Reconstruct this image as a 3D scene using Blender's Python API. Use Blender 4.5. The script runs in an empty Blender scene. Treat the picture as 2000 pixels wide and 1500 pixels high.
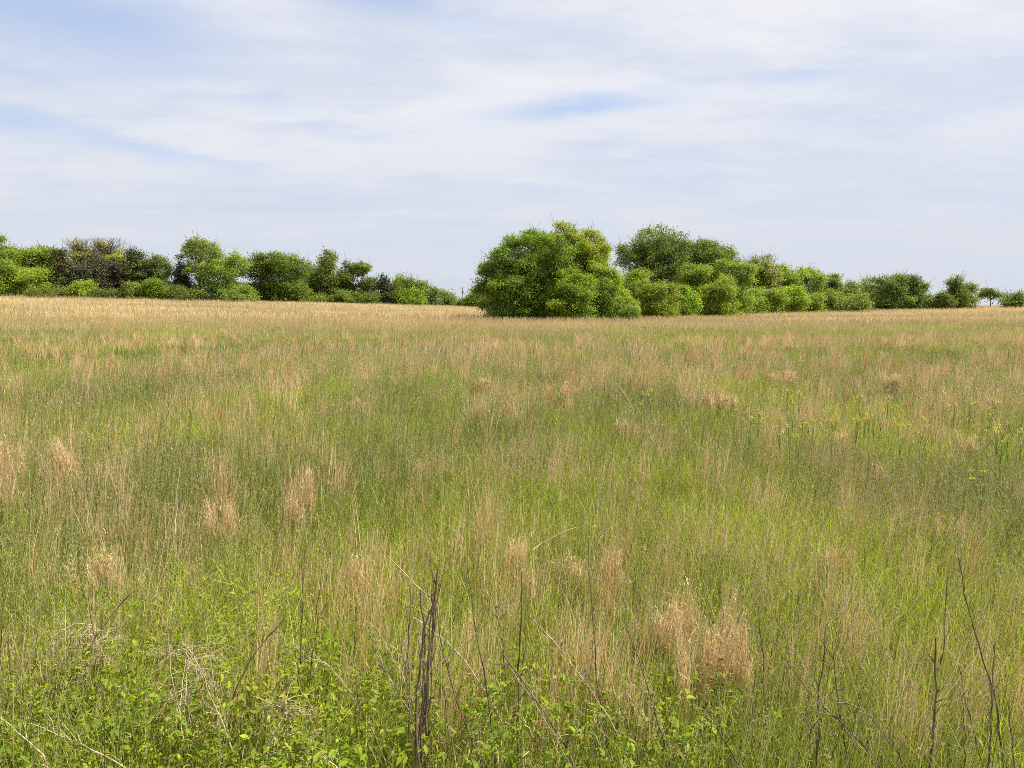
import bpy, math
import numpy as np
from mathutils import Vector
R = np.random.default_rng(7)
sc = bpy.context.scene
rad = math.radians

# ------------------------------------------------------------------ camera
F = 1400.0; HZ = 596.0; CH = 2.3                      # focal (px of the 2000 px photo), horizon row, eye height
PITCH = math.atan((750-HZ)/F)
cd = bpy.data.cameras.new("camera"); cam = bpy.data.objects.new("camera", cd)
sc.collection.objects.link(cam); sc.camera = cam
cam.location = (0, 0, CH); cam.rotation_euler = (math.pi/2-PITCH, 0, 0)
cd.sensor_width = 36; cd.lens = F/2000*36; cd.clip_start = .1; cd.clip_end = 20000
CP, SP = math.cos(PITCH), math.sin(PITCH)
def at(px, py, Y):
    """world point at depth Y seen at pixel px,py of the 2000x1500 photo"""
    u = (px-1000)/F; v = (750-py)/F
    dy = CP+v*SP; dz = -SP+v*CP
    return np.array([u*Y/dy, Y, CH+dz*Y/dy])

# ------------------------------------------------------------------ world + sun
SUN_EL, SUN_AZ = rad(56), rad(84)                     # azimuth measured from +Y (view direction) towards +X (right)
w = bpy.data.worlds.new("World"); sc.world = w; w.use_nodes = True
nt = w.node_tree; nt.nodes.clear()
def N(t, kind, **kw):
    n = t.nodes.new(kind)
    for k, v in kw.items():
        if k in n.inputs: n.inputs[k].default_value = v
        else: setattr(n, k, v)
    return n
def L(t, a, b): t.links.new(a, b)
def MA(t, op, a, b=None, c=None):
    n = t.nodes.new('ShaderNodeMath'); n.operation = op
    for i, x in enumerate((a, b, c)):
        if x is None: continue
        if isinstance(x, (int, float)): n.inputs[i].default_value = x
        else: t.links.new(x, n.inputs[i])
    return n.outputs[0]
def RANGE(t, v, a, b, c=0., d=1.):
    n = t.nodes.new('ShaderNodeMapRange'); n.interpolation_type = 'SMOOTHSTEP'
    t.links.new(v, n.inputs[0])
    for i, x in enumerate((a, b, c, d)): n.inputs[i+1].default_value = x
    return n.outputs[0]
def MIX(t, f, a, b, mode='MIX'):
    n = t.nodes.new('ShaderNodeMix'); n.data_type = 'RGBA'; n.blend_type = mode
    for s, x in ((0, f), (6, a), (7, b)):
        if isinstance(x, (int, float)): n.inputs[s].default_value = x
        elif isinstance(x, tuple): n.inputs[s].default_value = x+(1,) if len(x) == 3 else x
        else: t.links.new(x, n.inputs[s])
    return n.outputs[2]
out = N(nt, 'ShaderNodeOutputWorld'); bg = N(nt, 'ShaderNodeBackground'); L(nt, bg.outputs[0], out.inputs[0])
SKY_STR = .1
bg.inputs[1].default_value = SKY_STR
sky = N(nt, 'ShaderNodeTexSky', sky_type='NISHITA', sun_disc=False, sun_elevation=SUN_EL, sun_rotation=SUN_AZ,
        air_density=1.0, dust_density=1.2, ozone_density=1.5)
tc = N(nt, 'ShaderNodeTexCoord')
sep = N(nt, 'ShaderNodeSeparateXYZ'); L(nt, tc.outputs['Generated'], sep.inputs[0])
zz = MA(nt, 'ADD', MA(nt, 'MAXIMUM', sep.outputs[2], 0.), .12)
cmb = N(nt, 'ShaderNodeCombineXYZ')
L(nt, MA(nt, 'DIVIDE', sep.outputs[0], zz), cmb.inputs[0]); L(nt, MA(nt, 'DIVIDE', sep.outputs[1], zz), cmb.inputs[1])
mp = N(nt, 'ShaderNodeMapping'); mp.inputs['Rotation'].default_value = (0, 0, rad(-14)); mp.inputs['Scale'].default_value = (.6, 1.15, 1)
mp.inputs['Location'].default_value = (3.1, 1.7, 0)
L(nt, cmb.outputs[0], mp.inputs[0])
n1 = N(nt, 'ShaderNodeTexNoise', Scale=.9, Detail=8., Roughness=.62, Distortion=.15); L(nt, mp.outputs[0], n1.inputs['Vector'])
n2 = N(nt, 'ShaderNodeTexNoise', Scale=3.0, Detail=8., Roughness=.62, Distortion=.3); L(nt, mp.outputs[0], n2.inputs['Vector'])
veil = MA(nt, 'ADD', MA(nt, 'MULTIPLY', n1.outputs[0], .65), MA(nt, 'MULTIPLY', n2.outputs[0], .35))
# gaps in the veil: (photo px, py, half width, half height) turned into sky directions
warp = MA(nt, 'SUBTRACT', n2.outputs[0], .5)
az = MA(nt, 'ARCTAN2', sep.outputs[0], sep.outputs[1]); el = MA(nt, 'ARCSINE', sep.outputs[2])
holes = None
for (px, py, hw, hh, tilt, amp) in [(60, -10, 260, 70, .10, 1.0), (720, -15, 130, 32, .08, 1.0), (1140, 204, 170, 22, -.06, .8),
                                (270, 290, 200, 14, .10, .5), (20, 235, 110, 26, .05, .6), (1560, 152, 80, 11, 0, .45), (1240, 308, 130, 14, .1, .32),
                                (1330, 348, 90, 9, 0, .3), (470, 195, 130, 12, .08, .28), (640, 258, 150, 11, .08, .25), (10, 130, 120, 16, .1, .5),
                                (1720, 245, 150, 10, -.05, .2), (880, 30, 200, 26, .1, .4), (1010, 215, 120, 9, .02, .35)]:
    d = at(px, py, 100.)-np.array([0, 0, CH]); a0 = math.atan2(d[0], d[1]); e0 = math.asin(d[2]/np.linalg.norm(d))
    da = MA(nt, 'SUBTRACT', az, a0)
    de = MA(nt, 'SUBTRACT', el, e0)
    de = MA(nt, 'ADD', MA(nt, 'ADD', de, MA(nt, 'MULTIPLY', da, tilt)), MA(nt, 'MULTIPLY', warp, .06))
    q = MA(nt, 'ADD', MA(nt, 'POWER', MA(nt, 'ABSOLUTE', MA(nt, 'DIVIDE', da, hw/F)), 2.), MA(nt, 'POWER', MA(nt, 'ABSOLUTE', MA(nt, 'DIVIDE', de, hh/F)), 2.))
    g = MA(nt, 'MULTIPLY', MA(nt, 'EXPONENT', MA(nt, 'MULTIPLY', q, -1.)), amp)
    holes = g if holes is None else MA(nt, 'MAXIMUM', holes, g)
holes = MA(nt, 'MULTIPLY', holes, RANGE(nt, n1.outputs[0], .28, .62, .75, 1.25))
thick = RANGE(nt, veil, .36, .62, .0, 1.)
cover = MA(nt, 'ADD', MA(nt, 'MULTIPLY', thick, .16), .81)
cover = MA(nt, 'MULTIPLY', cover, MA(nt, 'SUBTRACT', 1., MA(nt, 'MINIMUM', MA(nt, 'MULTIPLY', holes, .62), .9)))
clo = MIX(nt, thick, (3.55, 3.76, 4.18), (4.38, 4.42, 4.60))
low = RANGE(nt, el, 0., .32)
clo = MIX(nt, low, (3.5, 3.68, 4.06), clo)
blue = MIX(nt, 0.55, sky.outputs[0], (1.35, 2.2, 4.3))
L(nt, MIX(nt, cover, blue, clo), bg.inputs[0])

sd = bpy.data.lights.new("sun", 'SUN'); sun = bpy.data.objects.new("sun", sd); sc.collection.objects.link(sun)
sd.energy = 5.0; sd.angle = rad(.6); sd.color = (1, .94, .84)
sv = Vector((math.sin(SUN_AZ)*math.cos(SUN_EL), math.cos(SUN_AZ)*math.cos(SUN_EL), math.sin(SUN_EL)))
sun.rotation_euler = sv.to_track_quat('Z', 'Y').to_euler()
sc.view_settings.view_transform = 'Standard'; sc.view_settings.look = 'None'
sc.view_settings.exposure = 1.0; sc.view_settings.gamma = 1.0
sc.cycles.filter_width = .85; sc.cycles.use_denoising = False; sc.cycles.max_bounces = 6; sc.cycles.transmission_bounces = 4; sc.cycles.diffuse_bounces = 3

# ------------------------------------------------------------------ helpers
def hash2(i, j, s):
    n = (i*374761393+j*668265263+s*974634777) & 0xffffffff
    n = ((n ^ (n >> 13))*1274126177) & 0xffffffff
    return ((n ^ (n >> 16)) & 0xffff)/65535.
def vnoise(x, y, s=0):
    x = np.asarray(x, float); y = np.asarray(y, float)
    i = np.floor(x).astype(np.int64); j = np.floor(y).astype(np.int64)
    u = x-i; v = y-j; u = u*u*(3-2*u); v = v*v*(3-2*v)
    return ((hash2(i, j, s)*(1-u)+hash2(i+1, j, s)*u)*(1-v)+(hash2(i, j+1, s)*(1-u)+hash2(i+1, j+1, s)*u)*v)
def fbm(x, y, s=0, o=4):
    t = 0; a = .5; n = 0
    for k in range(o):
        t = t+a*vnoise(x*2**k+k*17.3, y*2**k-k*9.1, s+k); n += a; a *= .5
    return t/n
def sstep(x, a, b):
    t = np.clip((x-a)/(b-a), 0, 1); return t*t*(3-2*t)
def nrm(v): return v/np.maximum(np.linalg.norm(v, axis=-1, keepdims=True), 1e-9)

CREST_PX = np.array([-900, -300, 0, 150, 500, 800, 930, 1100, 1300, 1450, 1600, 1800, 2000, 2400, 3000], float)
CREST_PY = np.array([572, 575, 577, 580, 586, 593, 597, 600, 603, 604, 603, 601, 598, 594, 592], float)
CREST_D = np.array([150, 150, 150, 155, 170, 190, 200, 215, 220, 215, 205, 195, 190, 185, 185], float)
def crest(u):
    p = 1000+u*F*CP
    py = np.interp(p, CREST_PX, CREST_PY); D = np.interp(p, CREST_PX, CREST_D)
    return CH-(py-HZ)/F*D, D
def ground(X, Y):
    X = np.asarray(X, float); Y = np.asarray(Y, float)
    Yc = np.maximum(Y, 1.)
    zc, D = crest(X/Yc)
    t = np.maximum(Y, 0)/D
    inside = zc*t**2
    d = np.maximum(Y-D, 0)
    beyond = zc+2*zc/D*d*np.exp(-d/12.)-.045*np.maximum(d-6, 0)*np.exp(-d/1500.)
    z = np.where(Y < D, inside, beyond)
    bump = (fbm(X*.09, Y*.09, 5)-.5)*.3*sstep(Y, 3, 30)*(1-sstep(t, .75, 1.))
    z = z+bump+(fbm(X*.8, Y*.8, 9, 3)-.5)*.06
    return np.maximum(z, -30)
def ground_hit(px, py, up=0.):
    Ys = np.linspace(2.5, 230, 3000)
    for lo in (0,):
        P = np.array([at(px, py, y) for y in Ys])
        g = ground(P[:, 0], P[:, 1]); k = np.where(P[:, 2] <= g+up)[0]
        zc, D = crest((px-1000)/F)
        if len(k) and Ys[k[0]] < D+2: return float(Ys[k[0]])
        return float(D+3)

class MB:
    """collects vertices, quads and a colour per vertex, builds ONE mesh object"""
    def __init__(s): s.v = []; s.q = []; s.c = []; s.n = 0
    def add(s, v, q, c):
        v = np.asarray(v, np.float32).reshape(-1, 3); q = np.asarray(q, np.int64).reshape(-1, 4)
        s.v.append(v); s.q.append(q+s.n); s.c.append(np.asarray(c, np.float32).reshape(-1, 3)); s.n += len(v)
    def ribbons(s, P, W, S, C):
        """P n,k,3 points; W n,k or k widths; S n,3 side vectors; C n,3 or n,k,3 colours"""
        n, k, _ = P.shape; W = np.broadcast_to(W, (n, k))
        off = S[:, None, :]*W[..., None]*.5
        V = np.stack([P-off, P+off], 2).reshape(n, k*2, 3)
        if C.ndim == 2: C = np.broadcast_to(C[:, None, :], (n, k, 3))
        CC = np.repeat(C, 2, axis=1)
        b = np.arange(n)[:, None, None]*2*k+(np.arange(k-1)*2)[None, :, None]
        s.add(V, (b+np.array([0, 1, 3, 2])), CC)
    def tubes(s, P, Rr, C, sides=4):
        n, k, _ = P.shape; Rr = np.broadcast_to(Rr, (n, k))
        T = np.gradient(P, axis=1); T = nrm(T)
        ref = np.where(np.abs(T[..., 2:3]) > .8, np.array([1., 0, 0]), np.array([0, 0, 1.]))
        A = nrm(np.cross(T, ref)); B = np.cross(T, A)
        th = np.arange(sides)*2*np.pi/sides
        V = P[:, :, None]+Rr[..., None, None]*(A[:, :, None]*np.cos(th)[:, None]+B[:, :, None]*np.sin(th)[:, None])
        b = (np.arange(n)*k*sides)[:, None, None, None]+(np.arange(k-1)*sides)[None, :, None, None]
        i = np.arange(sides)
        q = np.stack([i, (i+1) % sides, (i+1) % sides+sides, i+sides], 1)[None, None]
        if C.ndim == 1: C = np.broadcast_to(C, (n, 3))
        s.add(V, b+q, np.repeat(C, k*sides, axis=0))
    def leaves(s, P, Nn, ln, wd, C):
        """rhombic leaves at P with normals Nn"""
        n = len(P); r = R.normal(size=(n, 3)); T = nrm(np.cross(Nn, r)); B = np.cross(Nn, T)
        ln = np.broadcast_to(ln, n)[:, None]*.5; wd = np.broadcast_to(wd, n)[:, None]*.5
        V = np.stack([P-T*ln, P+B*wd-T*ln*.1, P+T*ln+Nn*ln*.15, P-B*wd-T*ln*.1], 1)
        s.add(V, np.arange(n*4).reshape(n, 4), np.repeat(C, 4, axis=0))
    def folded(s, P, Nn, ln, wd, C):
        n = len(P); r = R.normal(size=(n, 3)); T = nrm(np.cross(Nn, r)); B = np.cross(Nn, T)
        ln = np.broadcast_to(ln, n)[:, None]*.5; wd = np.broadcast_to(wd, n)[:, None]*.5
        V = np.stack([P-T*ln, P-T*ln*.25+B*wd+Nn*wd*.45, P+T*ln*.35+B*wd*.72+Nn*wd*.3, P+T*ln-Nn*ln*.25, P+T*ln*.35-B*wd*.72+Nn*wd*.3, P-T*ln*.25-B*wd+Nn*wd*.45, P+T*ln*.15], 1)
        b = np.arange(n)[:, None, None]*7
        s.add(V, b+np.array([[0, 1, 2, 6], [6, 2, 3, 4], [0, 6, 4, 5]])[None], np.repeat(C, 7, axis=0))
    def build(s, name, mat, parent=None, loc=None):
        v = np.concatenate(s.v); q = np.concatenate(s.q).astype(np.int32); c = np.concatenate(s.c)
        if loc is not None: v = v-np.asarray(loc, np.float32)
        me = bpy.data.meshes.new(name)
        me.vertices.add(len(v)); me.vertices.foreach_set('co', v.astype(np.float32).ravel())
        me.loops.add(q.size); me.loops.foreach_set('vertex_index', q.ravel())
        me.polygons.add(len(q)); me.polygons.foreach_set('loop_start', np.arange(0, q.size, 4, dtype=np.int32))
        me.update(calc_edges=True)
        a = me.color_attributes.new('Col', 'FLOAT_COLOR', 'POINT')
        a.data.foreach_set('color', np.concatenate([c, np.ones((len(c), 1))], 1).astype(np.float32).ravel())
        me.materials.append(mat)
        o = bpy.data.objects.new(name, me); sc.collection.objects.link(o)
        if parent is not None: o.parent = parent
        elif loc is not None: o.location = [float(x) for x in loc]
        return o
def tag(o, label=None, cat=None, group=None, kind=None):
    for k, v in (('label', label), ('category', cat), ('group', group), ('kind', kind)):
        if v: o[k] = v
    return o

# ------------------------------------------------------------------ materials
def veg(name, trans=.35, rough=.5, spec=.3, tint=(1, 1, 1)):
    m = bpy.data.materials.new(name); m.use_nodes = True; t = m.node_tree; t.nodes.clear()
    o = N(t, 'ShaderNodeOutputMaterial'); a = N(t, 'ShaderNodeAttribute', attribute_name='Col')
    p = N(t, 'ShaderNodeBsdfPrincipled', Roughness=rough); p.inputs['Specular IOR Level'].default_value = spec
    L(t, a.outputs[0], p.inputs[0])
    if trans:
        b = N(t, 'ShaderNodeBsdfTranslucent'); mx = N(t, 'ShaderNodeMixShader'); mx.inputs[0].default_value = trans
        L(t, MIX(t, 1., a.outputs[0], tint, 'MULTIPLY'), b.inputs[0])
        L(t, p.outputs[0], mx.inputs[1]); L(t, b.outputs[0], mx.inputs[2]); L(t, mx.outputs[0], o.inputs[0])
    else: L(t, p.outputs[0], o.inputs[0])
    return m
M_LEAF = veg('tree_foliage', .52, .6, .15, (1.25, 1.25, .7))
M_CONE = veg('conifer_foliage', .12, .7, .15)
M_GRASS = veg('green_blades', .38, .5, .3, (1.2, 1.2, .7))
M_DRY = veg('dry_straw', .3, .7, .12)
M_STEM = veg('seedhead_stems', .3, .7, .1)
M_BARK = bpy.data.materials.new('bark'); M_BARK.use_nodes = True
t = M_BARK.node_tree; p = t.nodes['Principled BSDF']; p.inputs['Roughness'].default_value = .85
nz = N(t, 'ShaderNodeTexNoise', Scale=9., Detail=5.); cr = N(t, 'ShaderNodeValToRGB'); L(t, nz.outputs[0], cr.inputs[0])
cr.color_ramp.elements[0].color = (.045, .035, .028, 1); cr.color_ramp.elements[1].color = (.16, .13, .105, 1)
L(t, cr.outputs[0], p.inputs[0])
def stalk_mat(name, c0, c1):
    m = bpy.data.materials.new(name); m.use_nodes = True; t = m.node_tree; p = t.nodes['Principled BSDF']
    p.inputs['Roughness'].default_value = .65
    tcn = N(t, 'ShaderNodeTexCoord'); mpn = N(t, 'ShaderNodeMapping'); mpn.inputs['Scale'].default_value = (60, 60, 9)
    nz = N(t, 'ShaderNodeTexNoise', Scale=1., Detail=4.); cr = N(t, 'ShaderNodeValToRGB')
    L(t, tcn.outputs['Object'], mpn.inputs[0]); L(t, mpn.outputs[0], nz.inputs['Vector']); L(t, nz.outputs[0], cr.inputs[0])
    cr.color_ramp.elements[0].position = .35; cr.color_ramp.elements[1].position = .68
    cr.color_ramp.elements[0].color = c0+(1,); cr.color_ramp.elements[1].color = c1+(1,)
    L(t, cr.outputs[0], p.inputs[0]); return m
M_DARK = stalk_mat('dead_stalk_dark', (.06, .038, .022), (.24, .17, .105))
M_PALE = stalk_mat('dead_stalk_pale', (.20, .14, .08), (.55, .44, .29))
M_STRAW = stalk_mat('pale_straw', (.45, .36, .22), (.66, .58, .42))

# ------------------------------------------------------------------ ground
def grid(name, xs, ys):
    X, Y = np.meshgrid(xs, ys); Z = ground(X, Y)
    n, m = X.shape; idx = np.arange(n*m).reshape(n, m)
    q = np.stack([idx[:-1, :-1], idx[:-1, 1:], idx[1:, 1:], idx[1:, :-1]], -1)
    b = MB(); b.add(np.stack([X, Y, Z], -1), q, np.ones((n*m, 3))); return b
mg = bpy.data.materials.new('field_soil'); mg.use_nodes = True; t = mg.node_tree; p = t.nodes['Principled BSDF']
p.inputs['Roughness'].default_value = .95
g = N(t, 'ShaderNodeNewGeometry')
na = N(t, 'ShaderNodeTexNoise', Scale=.12, Detail=8., Roughness=.65); nb = N(t, 'ShaderNodeTexNoise', Scale=5., Detail=6., Roughness=.7)
L(t, g.outputs[0], na.inputs['Vector']); L(t, g.outputs[0], nb.inputs['Vector'])
sx = N(t, 'ShaderNodeSeparateXYZ'); L(t, g.outputs[0], sx.inputs[0])
near = MIX(t, RANGE(t, nb.outputs[0], .35, .65), (.045, .055, .018), (.10, .085, .045))
far = MIX(t, RANGE(t, na.outputs[0], .4, .62), (.15, .15, .06), (.36, .27, .145))
far = MIX(t, RANGE(t, nb.outputs[0], .3, .7), far, (.26, .20, .10))
L(t, MIX(t, RANGE(t, sx.outputs[1], 18., 60.), near, far), p.inputs[0])
ys = np.concatenate([np.linspace(-40, 1, 20), np.geomspace(1.5, 300, 260), np.geomspace(310, 1500, 24)])
s_ = np.sinh(np.linspace(-7.2, 7.2, 321)); s_ = s_/s_.max()*1500
tag(grid('ground', s_, ys).build('ground', mg), kind='structure')

# ------------------------------------------------------------------ grasses (stuff)
def sample(n, y0, y1, power, margin=1.5, wmul=.79):
    yy = np.linspace(y0, y1, 600); wdt = 2*(wmul*yy+margin); pdf = wdt*yy**(-power); cdf = np.cumsum(pdf); cdf /= cdf[-1]
    Y = np.interp(R.random(n), cdf, yy); X = (R.random(n)*2-1)*(wmul*Y+margin)
    return X, Y
# places to keep free of grass: tree feet
FEET = []
def clear(X, Y):
    k = np.ones(len(X), bool)
    for (cx, cy, r) in FEET: k &= (X-cx)**2+(Y-cy)**2 > r*r
    zc, D = crest(X/np.maximum(Y, 1)); k &= Y < D+4
    return k
def side_vec(n, spread=1.):
    a = R.random(n)*2*np.pi*spread; return np.stack([np.cos(a), np.sin(a), np.zeros(n)], 1)
def lerp(a, b, t): a = np.array(a); b = np.array(b); return a+(b-a)*t[:, None]
def dryness(X, Y):
    """natural patches of dry broomsedge: sparse clumps near the road, an unbroken stand up the slope"""
    a = fbm(X*.22+4, Y*.10, 21, 4); f = sstep(Y+14*(fbm(X*.06, Y*.05, 15, 3)-.5), 34, 82)*(.78+.22*sstep(Y, 80, 120))
    u = X/np.maximum(Y, 1)
    f = f*(1-.55*sstep(u, .45, .62)*(1-sstep(Y, 40, 75)))
    c = fbm(X*.9, Y*.55, 31, 3)
    return np.clip(f*1.0+sstep(a, .40, .66)*.45*sstep(Y, 7, 20)+.75*sstep(c, .52, .70)-.65*sstep(fbm(X*.05, Y*.10, 77, 4), .52, .64), 0.02, 1)
def blade(mb, X, Y, H, Wd, C, lean=.35, k=3, wind=(.10, .02), taper=(1, .8, .12), tipC=None, droop=.0):
    n = len(X); Z = ground(X, Y)-.02
    a = R.random(n)*2*np.pi; l = np.abs(R.normal(size=n))*lean*H
    D = np.stack([np.cos(a)*l+wind[0]*H, np.sin(a)*l+wind[1]*H, np.zeros(n)], 1)
    t = np.linspace(0, 1, k)[None, :, None]
    P = np.stack([X, Y, Z], 1)[:, None]+D[:, None]*t**1.8+np.array([0, 0, 1.])*(H[:, None, None]*(t-droop*t**3))
    S = side_vec(n)
    Wt = np.interp(np.linspace(0, 1, k), np.linspace(0, 1, len(taper)), taper)
    Cc = C if tipC is None else C[:, None]+(tipC-C)[:, None]*t
    mb.ribbons(P, Wd[:, None]*Wt[None], S, Cc)
    return P, S

Q = 1.0
g = MB()   # green blades
def greens(X, Y):
    n = len(X); a = fbm(X*.35, Y*.25, 3, 3)+R.normal(size=n)*.16
    C = lerp((.12, .175, .022), (.46, .52, .07), np.clip(a*1.3-.15, 0, 1))
    yel = R.random(n) < .10; C[yel] = lerp((.28, .27, .07), (.38, .33, .13), R.random(yel.sum()))
    return C*(.5+.95*R.random(n)**1.2)[:, None]
for (n, y0, y1, pw, h0, h1, w0, k) in [(250000, 2.2, 9, .6, .14, .48, .0058, 4), (240000, 9, 24, 1.2, .20, .50, .009, 3), (220000, 24, 70, 1.6, .22, .5, .02, 2), (90000, 70, 225, 1.6, .25, .5, .05, 2)]:
    X, Y = sample(int(n*Q), y0, y1, pw)
    d = dryness(X, Y); keep = R.random(len(X)) < (1-.8*d); X, Y = X[keep], Y[keep]
    n = len(X); hh = (h0+(h1-h0)*R.random(n))*(.7+.6*fbm(X*.5, Y*.5, 12, 3))
    blade(g, X, Y, hh, w0*(.6+.8*R.random(n)), greens(X, Y), .38, k, taper=(1, .9, .6, .1) if k > 2 else (1, .25), droop=.12)
GREEN = g
sdh = MB()  # flowering stems with purplish brown seedheads
for (n, y0, y1, pw, w0, heads) in [(20000, 2.6, 9, .5, .0026, 9), (28000, 9, 24, 1.1, .0045, 5), (40000, 24, 75, 1.5, .010, 3)]:
    X, Y = sample(int(n*Q), y0, y1, pw)
    keep = R.random(len(X)) < (.36+1.0*sstep(fbm(X*.22, Y*.16, 44, 3), .35, .65)); X, Y = X[keep], Y[keep]
    n = len(X); hh = .5+.28*R.random(n)
    base = lerp((.10, .17, .02), (.23, .30, .06), R.random(n)); tip = lerp((.30, .30, .10), (.50, .45, .20), R.random(n))
    dk = R.random(n) < .16; base[dk] = lerp((.05, .035, .02), (.10, .075, .04), R.random(dk.sum())); tip[dk] = base[dk]*1.5
    P, S = blade(sdh, X, Y, hh, w0*(.8+.5*R.random(n)), base, .16, 3, taper=(1, .8, .5), tipC=tip)
    top = P[:, -1]; dirv = nrm(P[:, -1]-P[:, -2])
    for h in range(heads):
        b = top-dirv*(R.random(n)*.17)[:, None]+R.normal(size=(n, 3))*(.014+.0006*Y.mean())
        sv2 = side_vec(n); ln = .008+.014*R.random(n)+.0010*Y
        D = nrm(dirv+R.normal(size=(n, 3))*.75)*ln[:, None]
        cc = lerp((.24, .185, .095), (.46, .37, .21), R.random(n))
        sdh.ribbons(np.stack([b, b+D], 1), np.stack([.0020+.00028*Y, .0008+.0001*Y], 1), sv2, cc)
dry = MB()  # dry broomsedge stems
for (n, y0, y1, pw, w0, k) in [(26000, 2.4, 10, .5, .0030, 4), (66000, 10, 26, .9, .0055, 3), (165000, 26, 75, 1.3, .013, 3), (210000, 75, 228, 1.2, .036, 2)]:
    X, Y = sample(int(n*Q), y0, y1, pw)
    d = dryness(X, Y); keep = R.random(len(X)) < .03+.97*d*(.35+.65*sstep(fbm(X*3.2, Y*2.2, 66, 2), .35, .6)*(Y < 30)+.65*(Y >= 30)); X, Y = X[keep], Y[keep]; d = d[keep]
    n = len(X); hh = (.36+.42*R.random(n))*(.75+.35*d)*np.where(Y > 90, .8, 1.)
    C = lerp((.45, .325, .165), (.72, .56, .34), R.random(n)*.75+.25*fbm(X*.3, Y*.12, 8, 3))
    bn = fbm(X*.02+3, Y*.10, 123, 4); C = C*(.80+.42*sstep(bn, .35, .62))[:, None]; gz = sstep(fbm(X*.03, Y*.16, 141, 4), .54, .66)*(Y > 40); C = C*(1-gz[:, None]*.45)+np.array([.13, .16, .05])*gz[:, None]*.55; hh = hh*(1-.35*gz)
    rd = R.random(n) < .2*(1-gz); C[rd] = lerp((.42, .26, .11), (.54, .35, .16), R.random(rd.sum()))
    blade(dry, X, Y, hh, w0*(.6+.8*R.random(n)), C, .26, k, wind=(.10, .02), taper=(1, .9, .5, .2) if k > 2 else (1, .5))
    if y0 < 20:      # loose dead leaves along the stems
        m = int(n*.8); i = R.integers(0, n, m); hx = hh[i]*(.3+.6*R.random(m))
        P0 = np.stack([X[i]+.13*hx**1.8, Y[i], ground(X[i], Y[i])+hx], 1); D = R.normal(size=(m, 3))*np.array([1, 1, .6]); D = nrm(D+[0, 0, .5])*(.03+.045*R.random(m))[:, None]
        P = np.stack([P0, P0+D*.6+[0, 0, .012], P0+D-[0, 0, .01]], 1)
        dry.ribbons(P, np.array([1, .8, .1])*w0*1.1, side_vec(m), C[i]*(.9+.5*R.random(m))[:, None])

nt_ = 1900; TX, TY = sample(nt_, 3.2, 42, 1.1); kp = R.random(nt_) < .14+.75*sstep(fbm(TX*.35, TY*.25, 99, 3), .38, .6); TX, TY = TX[kp], TY[kp]; nt_ = len(TX)
per = 44; ti = np.repeat(np.arange(nt_), per); n = len(ti); tr_ = .035+.07*R.random(nt_); th_ = .45+.42*R.random(nt_)
X = TX[ti]+R.normal(size=n)*tr_[ti]; Y = TY[ti]+R.normal(size=n)*tr_[ti]; tcol = R.random(nt_)
C = lerp((.50, .31, .12), (.78, .60, .34), np.clip(tcol[ti]*.7+.4*R.random(n), 0, 1))
blade(dry, X, Y, th_[ti]*(.5+.55*R.random(n)), (.0024+.00045*Y)*(.7+.6*R.random(n)), C, .17, 4, wind=(.10, .0), taper=(1, .9, .7, .2))
# leafy ground cover at the foot of the picture
lf = MB(); stem = MB()
def coverpatch(n, y0, y1, xmask, s0, s1, hmax, col0, col1):
    X, Y = sample(n, y0, y1, .3); k = R.random(len(X)) < xmask(X, Y); X, Y = X[k], Y[k]; n = len(X)
    i = 6; Z = ground(X, Y)+hmax*R.random(n)**.8*(.5+fbm(X*1.3, Y*1.3, 61, 3))
    for j in range(i):
        a = R.random(n)*2*np.pi; r = s0*(.5+1.6*R.random(n))
        P = np.stack([X+np.cos(a)*r, Y+np.sin(a)*r, Z+R.normal(size=n)*s0*.8], 1)
        Nn = nrm(np.stack([np.cos(a)*.5, np.sin(a)*.5, np.ones(n)*.9], 1)+R.normal(size=(n, 3))*.45)
        sz = s0+(s1-s0)*R.random(n)**2
        C = lerp(col0, col1, np.clip(R.random(n)*.6+.4*fbm(X*1.5, Y*1.5, 71, 3)*1.2, 0, 1))
        rd = R.random(n) < .05; C[rd] = lerp((.24, .17, .03), (.30, .22, .04), R.random(rd.sum()))
        lf.folded(P, Nn, sz*1.15, sz*.5, C*(.7+.6*R.random(n))[:, None])
uu = lambda X, Y: X/np.maximum(Y, .1)
def m_left(X, Y): return np.clip((1-sstep(uu(X, Y), -.36, -.14))*(1-sstep(Y, 3.5, 5.2))*sstep(fbm(X*1.1, Y*1.1, 57, 3), .28, .52), 0, 1)
def m_mid(X, Y): return np.clip(sstep(fbm(X*1.2, Y*1.2, 51, 3), .25, .5)*(1-sstep(Y, 3.5, 4.1))*(1-sstep(uu(X, Y), .18, .4)), 0, 1)
def m_all(X, Y): return .9*sstep(fbm(X*.8, Y*.8, 52, 3), .45, .62)*(1-.8*sstep(Y, 5, 11))
coverpatch(20000, 2.0, 6, m_left, .014, .044, .48, (.09, .17, .012), (.36, .42, .035))
coverpatch(11000, 2.0, 4.4, m_mid, .014, .052, .42, (.07, .14, .012), (.30, .38, .032))
coverpatch(14000, 2.2, 14, m_all, .014, .032, .30, (.09, .17, .025), (.22, .34, .06))
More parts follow.
